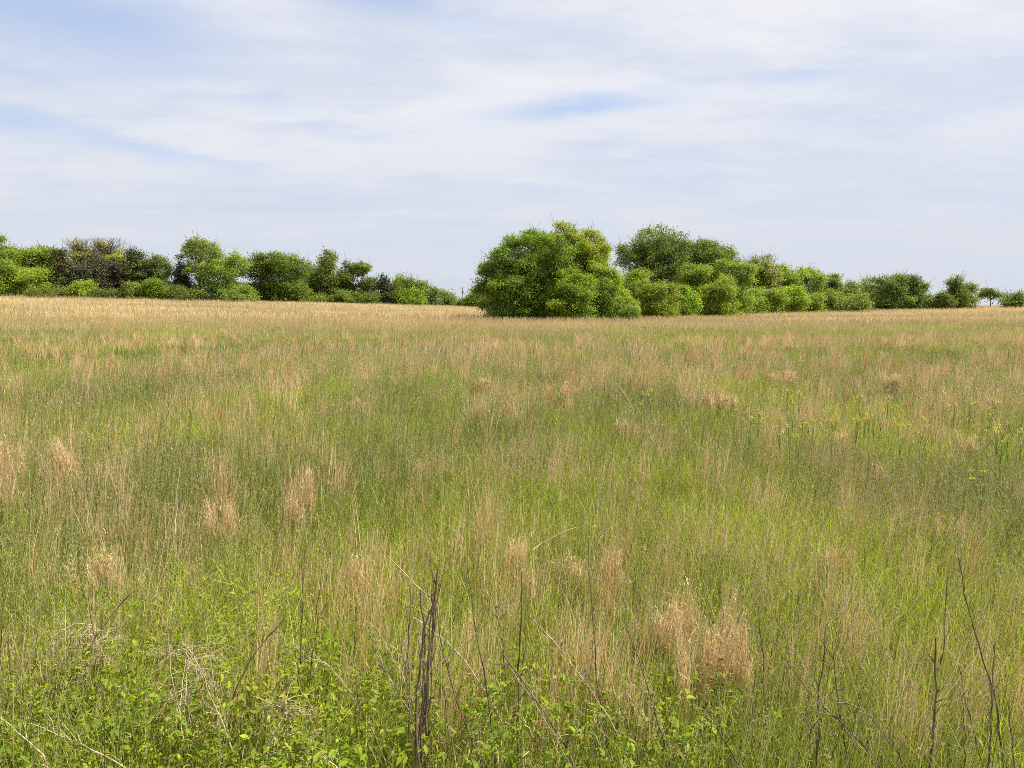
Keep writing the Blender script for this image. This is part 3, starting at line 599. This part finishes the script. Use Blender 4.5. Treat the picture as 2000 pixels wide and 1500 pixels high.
for a in [
 (1395, 1400, 260, 150, 'largest orange tan grass clump, low right of the middle foreground', .0, 1.5, .5),
 (1320, 1300, 190, 90, 'tan grass clump touching the left of the largest clump', -.05, 1.),
 (205, 1210, 170, 110, 'wide tan grass clump in the left foreground', -.06, 1.2),
 (148, 965, 120, 50, 'orange tuft bending left, far left in the middle distance', -.35, 1., .6),
 (30, 960, 110, 60, 'tan grass clump at the left edge of the meadow', -.1),
 (450, 1085, 150, 100, 'tan grass clump left of centre with a ragged top', -.08, 1.2),
 (575, 1060, 150, 90, 'tan grass clump just right of the ragged topped one', .02, 1.2),
 (690, 1215, 150, 60, 'narrow tan grass clump left of the dead shrub', -.04),
 (755, 1225, 85, 42, 'short curly tan tuft nearest the left of the dead shrub', -.05),
 (905, 1275, 110, 40, 'small orange tuft behind the dead shrub', .0),
 (1005, 1160, 120, 70, 'tan grass clump right of and behind the dead shrub', .0),
 (1125, 1170, 110, 60, 'faint tan grass clump near the middle of the meadow front', .0),
 (1195, 1190, 160, 60, 'upright tan grass clump between the middle and the largest clump', -.03),
 (1610, 1170, 110, 50, 'reddish tan tuft right of the largest clump', .03, 1., .6),
 (1410, 812, 50, 60, 'fluffy golden tuft left of the yellow flowers', -.1, 1.2),
 (1740, 782, 52, 34, 'pinkish tan tuft above the yellow flowers', .0, 1., .6),
 (1108, 795, 50, 40, 'golden tuft pair in the middle distance near the centre line', .02),
 (940, 780, 44, 34, 'small tan tuft in the middle distance left of the golden pair', .0),
 (700, 810, 34, 60, 'low orange tuft in the middle distance left of centre', -.1, 1., .7),
 (1640, 900, 62, 45, 'tan tuft below the yellow flowers', .02),
 (1890, 905, 70, 60, 'tan clump below the flowers near the right edge', -.02),
 (1205, 870, 60, 40, 'pale tan tuft in the meadow under the round olive bush', .0),
 (830, 960, 70, 36, 'thin golden tuft left of the centre line', -.08),
 (380, 1180, 90, 60, 'faint tan tuft between the wide left clump and the ragged one', .0),
 (1530, 760, 40, 50, 'tan tuft behind the leftmost yellow flowers', .0),
 (1850, 1100, 110, 60, 'brownish tan clump at the right middle foreground', .02),
 (1720, 960, 70, 50, 'pale tan clump right of and below the flowers', .0)]: clump(*a)

# ------------------------------------------------------------------ dead stalks and the dead shrub
def stalk_path(pts, Y, to_ground=True, k=None, dy=.0):
    P = [at(x, y, Y+dy*i) for i, (x, y) in enumerate(pts)]
    if to_ground:
        d = P[-1]-P[-2]; d = d/np.linalg.norm(d); d[2] = min(d[2], -.35); d /= np.linalg.norm(d)
        if P[-1][2]-float(ground(P[-1][0], P[-1][1])) > .25: d = d*.35+np.array([0, 0, -.9])
        g0 = float(ground(P[-1][0], P[-1][1]))
        if P[-1][2] > g0: P.append(P[-1]+d*((P[-1][2]-g0+.04)/-d[2]))
    P = np.array(P)[::-1]     # base first
    # smooth resample
    s = np.concatenate([[0], np.cumsum(np.linalg.norm(np.diff(P, axis=0), axis=1))]); n = 16
    u = np.linspace(0, s[-1], n); Qp = np.stack([np.interp(u, s, P[:, j]) for j in range(3)], 1)
    Qp[1:-1] = (Qp[:-2]+Qp[1:-1]*2+Qp[2:])/4; Qp[1:-1] += R.normal(size=(n-2, 3))*.0034
    return Qp
def twigs(mb, Q_, k, r, ln=.10):
    for j in range(k*3):
        i = R.integers(6, len(Q_)-1); a = Q_[i]; d = nrm((Q_[i]-Q_[i-1])[None])[0]+R.normal(size=3)*.45; d /= np.linalg.norm(d)
        e = a+d*ln*(.4+.9*R.random()); m = (a+e)/2+R.normal(size=3)*.006
        mb.tubes(np.array([[a, m, e]]), np.array([.5, .32, .16])*r, BARKC, 4)
        if R.random() < .6: f = m+(d+R.normal(size=3)*.6)*ln*.35; mb.tubes(np.array([[m, (m+f)/2, f]]), np.array([.3, .2, .12])*r, BARKC, 4)
def stalk(pts, Y, wpx, mat, label, tw=2, name='dead_stalk', cat='dead stalk', grp='dead weed stalks in the foreground', extra=()):
    Qp = stalk_path(pts, Y); r = wpx*Y/F*.5*(.72 if mat is not M_DARK else .88); B = Qp[0].copy()
    b = MB(); b.tubes((Qp-B)[None], np.linspace(1.15, .45, len(Qp))*r, BARKC, 6); twigs(b, Qp-B, tw, r)
    for e in extra:
        E = np.array([at(x, y, Y) for x, y in e])-B; b.tubes(E[None], np.linspace(.6, .25, len(E))*r, BARKC, 5)
    o = b.build(name, mat); o.location = [float(v) for v in B]
    for p_ in o.data.polygons: p_.use_smooth = True
    tag(o, label, cat, grp); return o
# dead shrub: one thing, its stems are its parts
B = np.array([at(822, 1500, 3.05)[0], 3.05, 0]); B[2] = float(ground(B[0], B[1]))
root = bpy.data.objects.new('dead_shrub', None); sc.collection.objects.link(root); root.location = [float(v) for v in B]
tag(root, 'leafless dead shrub of bundled dark upright stems at the bottom just left of centre', 'dead shrub')
for pts, w_, m_, dy in [
 ([(855, 1112), (853, 1137), (850, 1176), (843, 1260), (837, 1296), (831, 1350), (832, 1422), (829, 1500)], 9, M_DARK, 0),
 ([(849, 1173), (828, 1230), (820, 1296), (814, 1350), (812, 1420), (811, 1500)], 8, M_DARK, -.03),
 ([(822, 1152), (828, 1218), (831, 1260), (829, 1314), (824, 1420), (821, 1500)], 6.5, M_DARK, .04),
 ([(786, 1254), (795, 1326), (804, 1374), (809, 1440), (812, 1500)], 6, M_PALE, .02),
 ([(847, 1160), (838, 1230), (828, 1330), (818, 1420), (818, 1500)], 6, M_DARK, -.05),
 ([(844, 1150), (848, 1200), (842, 1290), (826, 1400), (824, 1500)], 5.5, M_DARK, .07),
 ([(756, 1086), (786, 1119), (816, 1146), (852, 1167), (848, 1200), (838, 1280), (833, 1400), (828, 1500)], 4, M_PALE, .02),
 ([(872, 1090), (866, 1120), (855, 1150), (850, 1185), (840, 1290), (834, 1400), (826, 1500)], 4, M_DARK, .03),
 ([(999, 1173), (972, 1194), (945, 1224), (900, 1266), (846, 1302), (820, 1338), (815, 1400), (816, 1500)], 4, M_PALE, -.06),
 ([(838, 1090), (846, 1120), (852, 1140), (850, 1180), (845, 1260), (840, 1380), (832, 1500)], 3.5, M_DARK, 0),
 ([(732, 1230), (738, 1290), (768, 1341), (798, 1377), (808, 1430), (812, 1500)], 4, M_PALE, .05)]:
    Y = 3.05+dy; Qp = stalk_path(pts, Y)-B; r = w_*Y/F*.42
    b = MB(); b.tubes(Qp[None], np.linspace(1.1, .5, len(Qp))*r, BARKC, 7); twigs(b, Qp, 4, r*.8, .07)
    o = b.build('stem', m_, root)
    for p_ in o.data.polygons: p_.use_smooth = True
def tangle(px, base, top, wpx, Y, label):
    B = at(px, base, Y); B[2] = float(ground(B[0], Y)); T = at(px, top, Y)-B; H = T[2]; W = wpx*Y/F; b = MB()
    b.tubes(np.array([[[0, 0, -.03], [.01, 0, H*.45], [0, .01, H*.8], T*[0, 0, 1]]]), np.array([.0035, .003, .0022, .001]), BARKC, 5)
    for k in range(75):
        z0 = H*(.35+.5*R.random()); a = R.random()*6.28; l = W*(.25+.4*R.random()); u = R.normal()*.35
        p0 = np.array([0, 0, z0]); D = np.array([math.cos(a), math.sin(a), .2+u])
        P = np.array([p0+D*l*t_+np.array([0, 0, -.10*l*t_*t_*4])+R.normal(size=3)*.008*(t_ > 0) for t_ in (0, .33, .66, 1)])
        b.tubes(P[None], np.array([.0017, .0013, .001, .0006]), BARKC, 4)
        for _ in range(2):
            q_ = P[2]+0; e_ = q_+nrm((D+R.normal(size=3)*.8)[None])[0]*l*.35; b.tubes(np.array([[q_, (q_+e_)/2+R.normal(size=3)*.005, e_]]), np.array([.001, .0008, .0004]), BARKC, 3)
    o = b.build('dead_weed', M_PALE); o.location = [float(v) for v in B]; tag(o, label, 'dead weed', 'tangled dead weeds in the left undergrowth')
tangle(370, 1440, 1215, 200, 3.3, 'grey tangle of fine dead twigs in the middle of the left undergrowth')
tangle(190, 1380, 1180, 150, 3.7, 'brownish branching dead weed in front of the wide left tan clump')
tangle(560, 1500, 1330, 150, 3.1, 'low tangle of fine twigs at the bottom between undergrowth and dead shrub')
S_ = [
 ([(801, 1143), (799, 1230), (798, 1308), (797, 1400), (797, 1500)], 3.2, 4.5, M_DARK, 'thin straight dark stalk just left of the dead shrub'),
 ([(852, 1182), (861, 1254), (876, 1320), (900, 1389), (918, 1440), (945, 1500)], 3.0, 4.5, M_DARK, 'dark stalk leaning left to touch the top of the dead shrub'),
 ([(912, 1110), (924, 1176), (928, 1254), (948, 1314), (957, 1380), (963, 1446), (970, 1500)], 3.1, 4.5, M_DARK, 'tall wavy dark stalk right of the dead shrub'),
 ([(954, 1146), (972, 1200), (984, 1260), (987, 1335), (993, 1404)], 3.6, 3.5, M_DARK, 'fine dark stalk left of the straightest one'),
 ([(1018, 1116), (1020, 1200), (1015, 1275), (1011, 1335), (1014, 1425), (1012, 1500)], 3.1, 6, M_DARK, 'tall straight dark stalk right of the wavy one', [[(1020, 1300), (1028, 1260), (1024, 1225)]]),
 ([(807, 1206), (849, 1236), (894, 1269), (924, 1311), (954, 1359), (972, 1398), (996, 1443)], 3.3, 5, M_PALE, 'pale stalk slanting down right from behind the dead shrub'),
 ([(981, 1275), (1020, 1329), (1056, 1380), (1092, 1437), (1128, 1500)], 2.9, 6.5, M_DARK, 'thickest slanting stalk, falling to the right below centre'),
 ([(984, 1285), (1018, 1335), (1050, 1382), (1085, 1440), (1120, 1500)], 2.95, 4, M_PALE, 'pale stalk lying along the thickest slanting one'),
 ([(1035, 1203), (1080, 1248), (1116, 1296), (1155, 1347), (1200, 1419), (1240, 1500)], 3.1, 4, M_PALE, 'long thin pale stalk slanting down right of centre'),
 ([(1149, 1056), (1155, 1176), (1161, 1266), (1170, 1350), (1182, 1425), (1188, 1500)], 3.2, 3.8, M_DARK, 'tall fine dark stalk reaching highest right of centre'),
 ([(1140, 1284), (1152, 1365), (1170, 1428), (1179, 1494)], 3.0, 4.5, M_PALE, 'short pale stalk crossing the tall fine one'),
 ([(729, 1212), (762, 1278), (795, 1335), (807, 1368)], 3.3, 3.5, M_PALE, 'pale thin stalk leaning left from the dead shrub'),
 ([(628, 1110), (618, 1230), (606, 1320), (600, 1400)], 3.5, 3.5, M_DARK, 'dark stalk leaning right, first one left of the narrow tan clump'),
 ([(694, 1185), (693, 1260), (691, 1341)], 4.0, 3.5, M_DARK, 'short dark stalk inside the narrow tan clump'),
 ([(600, 1266), (654, 1314), (696, 1362)], 3.5, 4, M_PALE, 'pale broken stalk slanting right above the leafy undergrowth'),
 ([(867, 1344), (870, 1392), (885, 1485)], 3.0, 4, M_DARK, 'short dark stalk at the right foot of the dead shrub'),
 ([(900, 1440), (945, 1424), (940, 1410)], 3.05, 4, M_PALE, 'short pale forked twig low right of the dead shrub'),
 ([(333, 1170), (330, 1245), (331, 1305), (342, 1356), (354, 1419), (363, 1497)], 3.1, 5, M_PALE, 'tall pale upright stalk in the left undergrowth'),
 ([(396, 1188), (405, 1248), (417, 1320), (429, 1383), (450, 1446), (465, 1494)], 3.1, 4, M_PALE, 'tall pale stalk right of the upright one in the left undergrowth'),
 ([(357, 1257), (384, 1287), (402, 1335), (426, 1389), (450, 1452), (462, 1500)], 3.0, 6, M_PALE, 'thick brown stalk leaning left with a bent tip'),
 ([(555, 1209), (510, 1257), (480, 1302), (453, 1362), (444, 1410)], 3.2, 4.5, M_DARK, 'dark stalk leaning far right in the left undergrowth'),
 ([(264, 1152), (228, 1185), (186, 1248), (162, 1278), (130, 1330)], 3.6, 3.8, M_DARK, 'dark stalk leaning right over the wide left clump', [[(186, 1248), (176, 1200), (172, 1160)]]),
 ([(588, 1095), (594, 1170), (591, 1242), (585, 1305), (579, 1380)], 3.5, 4, M_DARK, 'upright dark stalk between the left undergrowth and the narrow clump'),
 ([(0, 1401), (30, 1425), (75, 1464), (105, 1500)], 2.8, 6, M_PALE, 'brown stalk crossing the bottom left corner'),
 ([(60, 1413), (120, 1437), (168, 1458), (210, 1479), (249, 1500)], 2.85, 4.5, M_PALE, 'pale stalk lying low beside the bottom left corner'),
 ([(426, 1407), (390, 1431), (348, 1470), (318, 1494)], 2.9, 5, M_PALE, 'pale tan stalk lying toward the lower left in the undergrowth'),
 ([(570, 1329), (528, 1377), (492, 1425), (468, 1470)], 3.0, 4, M_DARK, 'dark stalk arching right above the bottom leaves'),
 ([(141, 1209), (138, 1260), (123, 1311)], 3.8, 4, M_DARK, 'short dark stalk left of the wide left clump'),
 ([(5, 1155), (3, 1269), (2, 1300)], 3.7, 4, M_DARK, 'dark upright stalk on the very left edge'),
 ([(12, 1227), (18, 1290), (24, 1335)], 3.5, 5, M_DARK, 'greyish stalk beside the very left edge'),
 ([(630, 1477), (665, 1500)], 2.8, 5, M_STRAW, 'short bright straw in the leaves left of the dead shrub'),
 ([(525, 1467), (560, 1473), (597, 1482)], 2.95, 4, M_PALE, 'short reddish twig lying on the bottom leaves'),
 ([(1512, 1260), (1542, 1299), (1578, 1347), (1620, 1392), (1656, 1425), (1692, 1464), (1722, 1500)], 3.0, 5.5, M_DARK, 'long dark stalk slanting down right beside the largest clump'),
 ([(1560, 1278), (1584, 1329), (1608, 1374), (1644, 1416), (1680, 1456), (1715, 1500)], 3.05, 4, M_PALE, 'pale stalk running along the long dark slanting one'),
 ([(1629, 1287), (1635, 1338), (1639, 1395), (1650, 1449), (1659, 1500)], 3.1, 4.5, M_DARK, 'fork tipped stalk crossing the long slanting one', [[(1629, 1290), (1612, 1262), (1596, 1245)], [(1629, 1290), (1627, 1270), (1626, 1252)]]),
 ([(1635, 1372), (1668, 1372), (1698, 1395), (1722, 1428), (1749, 1464), (1770, 1497)], 3.0, 4.5, M_DARK, 'hooked stalk bending over to the left, right of the long slanting one'),
 ([(1827, 1245), (1827, 1305), (1830, 1350), (1825, 1410), (1818, 1470), (1813, 1500)], 3.0, 7, M_DARK, 'thickest upright stalk in the right corner group'),
 ([(1872, 1090), (1884, 1149), (1899, 1218), (1917, 1272), (1935, 1335), (1950, 1395), (1962, 1500)], 3.1, 5, M_DARK, 'tallest stalk of the right corner group'),
 ([(1944, 1254), (1938, 1320), (1936, 1410), (1933, 1500)], 3.0, 5, M_DARK, 'upright stalk crossing the tallest one at the right'),
 ([(1872, 1299), (1884, 1359), (1899, 1419), (1920, 1494)], 3.1, 4, M_DARK, 'thin stalk left of the tallest one at the right'),
 ([(1875, 1344), (1884, 1425), (1885, 1500)], 3.1, 4, M_DARK, 'short thin stalk in the middle of the right corner group'),
 ([(1971, 1392), (1977, 1464), (1983, 1500)], 2.9, 5, M_DARK, 'short dark stalk nearest the right bottom corner'),
 ([(1602, 1404), (1582, 1425), (1582, 1460), (1581, 1500)], 3.0, 6, M_DARK, 'short stout Y shaped stalk right of the largest clump', [[(1582, 1425), (1572, 1400), (1560, 1383)]]),
 ([(1614, 1218), (1608, 1305), (1599, 1356), (1596, 1425), (1597, 1500)], 3.1, 5, M_DARK, 'upright dark stalk beside the Y shaped one'),
 ([(1215, 1206), (1245, 1272), (1260, 1329), (1278, 1389), (1296, 1449), (1310, 1500)], 3.1, 4.5, M_DARK, 'dark stalk leaning left before the largest clump'),
 ([(1200, 1359), (1224, 1410), (1248, 1476)], 3.0, 5, M_DARK, 'short dark stalk left of the one leaning before the largest clump'),
 ([(1365, 1368), (1395, 1401), (1410, 1437), (1428, 1470), (1449, 1497)], 2.95, 6, M_DARK, 'crooked dark stalk at the foot of the largest clump', [[(1395, 1401), (1388, 1385), (1400, 1398)]]),
 ([(1224, 1353), (1254, 1395), (1287, 1431), (1320, 1470)], 3.1, 4, M_PALE, 'pale stalk slanting right below the largest clump'),
 ([(1482, 1194), (1488, 1260), (1494, 1350), (1494, 1434)], 3.4, 4, M_DARK, 'upright dark stalk along the right side of the largest clump'),
 ([(1476, 1308), (1470, 1365), (1461, 1434)], 3.3, 3.5, M_DARK, 'fine dark stalk close to the right foot of the largest clump'),
 ([(1850, 1130), (1846, 1210), (1840, 1300)], 3.9, 3.5, M_DARK, 'thin upright stalk behind the right corner group'),
 ([(351, 912), (347, 960), (343, 1010), (342, 1052)], 5.6, 3.6, M_STRAW, 'upright pale cream stalk in the left middle distance'),
 ([(1126, 1030), (1090, 1044), (1036, 1074)], 4.9, 3.5, M_STRAW, 'bright straw lying slantwise near the centre of the meadow'),
 ([(795, 822), (790, 850), (782, 890)], 8.5, 2.2, M_STRAW, 'thin pale straw upright left of the centre line'),
 ([(758, 733), (768, 740), (775, 752)], 18., 2.4, M_STRAW, 'tiny bent pale straw in the far middle meadow'),
 ([(1208, 748), (1222, 772), (1236, 797)], 13., 1.8, M_STRAW, 'thin slanting straw in the far meadow right of centre'),
]
for s_ in S_:
    far_ = s_[1] > 4.5
    stalk(s_[0], s_[1], s_[2], s_[3], s_[4], tw=0 if far_ else 2, extra=s_[5] if len(s_) > 5 else ())

# ------------------------------------------------------------------ yellow flowered weeds
def weed(px, py, lab, grp, hgt=.85, rr=.024, col=((.30, .36, .05), (.52, .50, .08)), nfl=16, name='yellow_flowered_weed', cat='flowering weed', branches=4, Yfix=None):
    Y = Yfix
    if Y is None:
        Y = 6.
        for _ in range(30):
            P = at(px, py, Y); e = P[2]-float(ground(P[0], Y))-hgt; Y = max(Y+e*4, 2.6)
    T = at(px, py, Y); B = np.array([T[0], Y, float(ground(T[0], Y))]); H = T[2]-B[2]
    root = bpy.data.objects.new(name, None); sc.collection.objects.link(root); root.location = [float(v) for v in B]; tag(root, lab, cat, grp)
    sm = MB(); fl = MB(); tips = []
    for k in range(branches):
        tip = np.array([R.normal()*.05*(k > 0), R.normal()*.05*(k > 0), H*(1-.09*k*R.random())]); tips.append(tip)
        st = np.array([0, 0, H*.55*(k > 0)])
        sm.tubes(np.array([[st, (st+tip)/2+[0, 0, .02], tip]]), np.array([.003, .0025, .0018])*max(1, Y/12), BARKC*0+np.array([.17, .25, .05]), 4)
    sm.build('stem', M_GRASS, root)
    for t_ in tips:
        fl = MB(); n = nfl; P = t_+R.normal(size=(n, 3))*rr*np.array([.5, .5, .8]); C = lerp(col[0], col[1], R.random(n))
        fl.leaves(P, nrm(R.normal(size=(n, 3))+[0, -.3, .8]), (.010+.0009*Y)*(rr/.024)**.5, (.008+.0008*Y)*(rr/.024)**.5, C); fl.build('flower_head', M_GRASS, root)
    for k in range(3):
        z = H*(.3+.2*k+.05*R.random()); a = R.random()*6.28; lv = MB()
        lv.leaves(np.array([[math.cos(a)*.03, math.sin(a)*.03, z]]), nrm(np.array([[math.cos(a)*.3, math.sin(a)*.3, 1.]])), .08, .025, np.array([[.10, .19, .03]])); lv.build('leaf', M_GRASS, root)
ORD = ['leftmost', 'second from the left', 'third from the left', 'fourth from the left', 'fifth from the left', 'sixth from the left', 'seventh from the left', 'eighth from the left', 'ninth from the left', 'tenth from the left',
       'eleventh from the left', 'eighth from the right', 'seventh from the right', 'sixth from the right', 'fifth from the right', 'fourth from the right', 'third from the right', 'second from the right', 'rightmost']
ORL = ORD[:6]+['sixth from the right', 'fifth from the right', 'fourth from the right', 'third from the right', 'second from the right', 'rightmost']
for k_, (x, y) in enumerate(sorted([(1255, 768), (1272, 762), (1482, 802), (1466, 815), (1525, 818), (1545, 830), (1563, 832), (1538, 762), (1562, 764), (1550, 788), (1627, 816), (1588, 822)])):
    weed(x, y, 'yellow green flowered weed, '+ORL[k_]+' in the left flower patch of the meadow', 'yellow flowered weeds of the left flower patch')
for k_, (x, y) in enumerate(sorted([(1683, 772), (1700, 798), (1709, 803), (1690, 810), (1673, 818), (1735, 775), (1845, 768), (1843, 785), (1865, 788), (1895, 780), (1932, 798), (1941, 778), (1950, 832), (1958, 842), (1996, 838), (1970, 826), (1722, 792), (1800, 815), (1760, 830)])):
    weed(x, y, 'yellow green flowered weed, '+ORD[k_]+' in the right flower patch of the meadow', 'yellow flowered weeds of the right flower patch')
weed(1922, 918, 'bright yellow flowered weed standing alone below the right flower patch', None)
for (x, y, l) in [(1520, 1405, 'tiny yellow buttercup beside the largest tan clump'), (1575, 1480, 'tiny yellow buttercup lowest beside the Y shaped stalk'), (1607, 1453, 'tiny yellow buttercup just right of the Y shaped stalk'),
                  (1643, 1440, 'tiny yellow buttercup right of the fork tipped stalk'), (1880, 1436, 'tiny yellow buttercup in the right corner stalk group')]:
    weed(x, y, l, 'tiny buttercups near the bottom edge', rr=.008, nfl=9, col=((.75, .55, .01), (.85, .62, .02)), name='buttercup', cat='flower', branches=1, hgt=.35)

# ------------------------------------------------------------------ build the stuff meshes
def prune(mb): return mb
tag(GREEN.build('meadow_grass', M_GRASS), 'green grass blades covering the whole meadow', 'grass', kind='stuff')
tag(sdh.build('flowering_grass', M_STEM), 'slim grass stems with brown seedheads above the green grass', 'grass', kind='stuff')
tag(dry.build('dry_meadow_grass', M_DRY), 'tan dry grass stems thickening to a golden stand up the slope', 'grass', kind='stuff')
tag(lf.build('leafy_undergrowth', M_LEAF), 'low leafy green undergrowth along the bottom of the picture', 'undergrowth', kind='stuff')
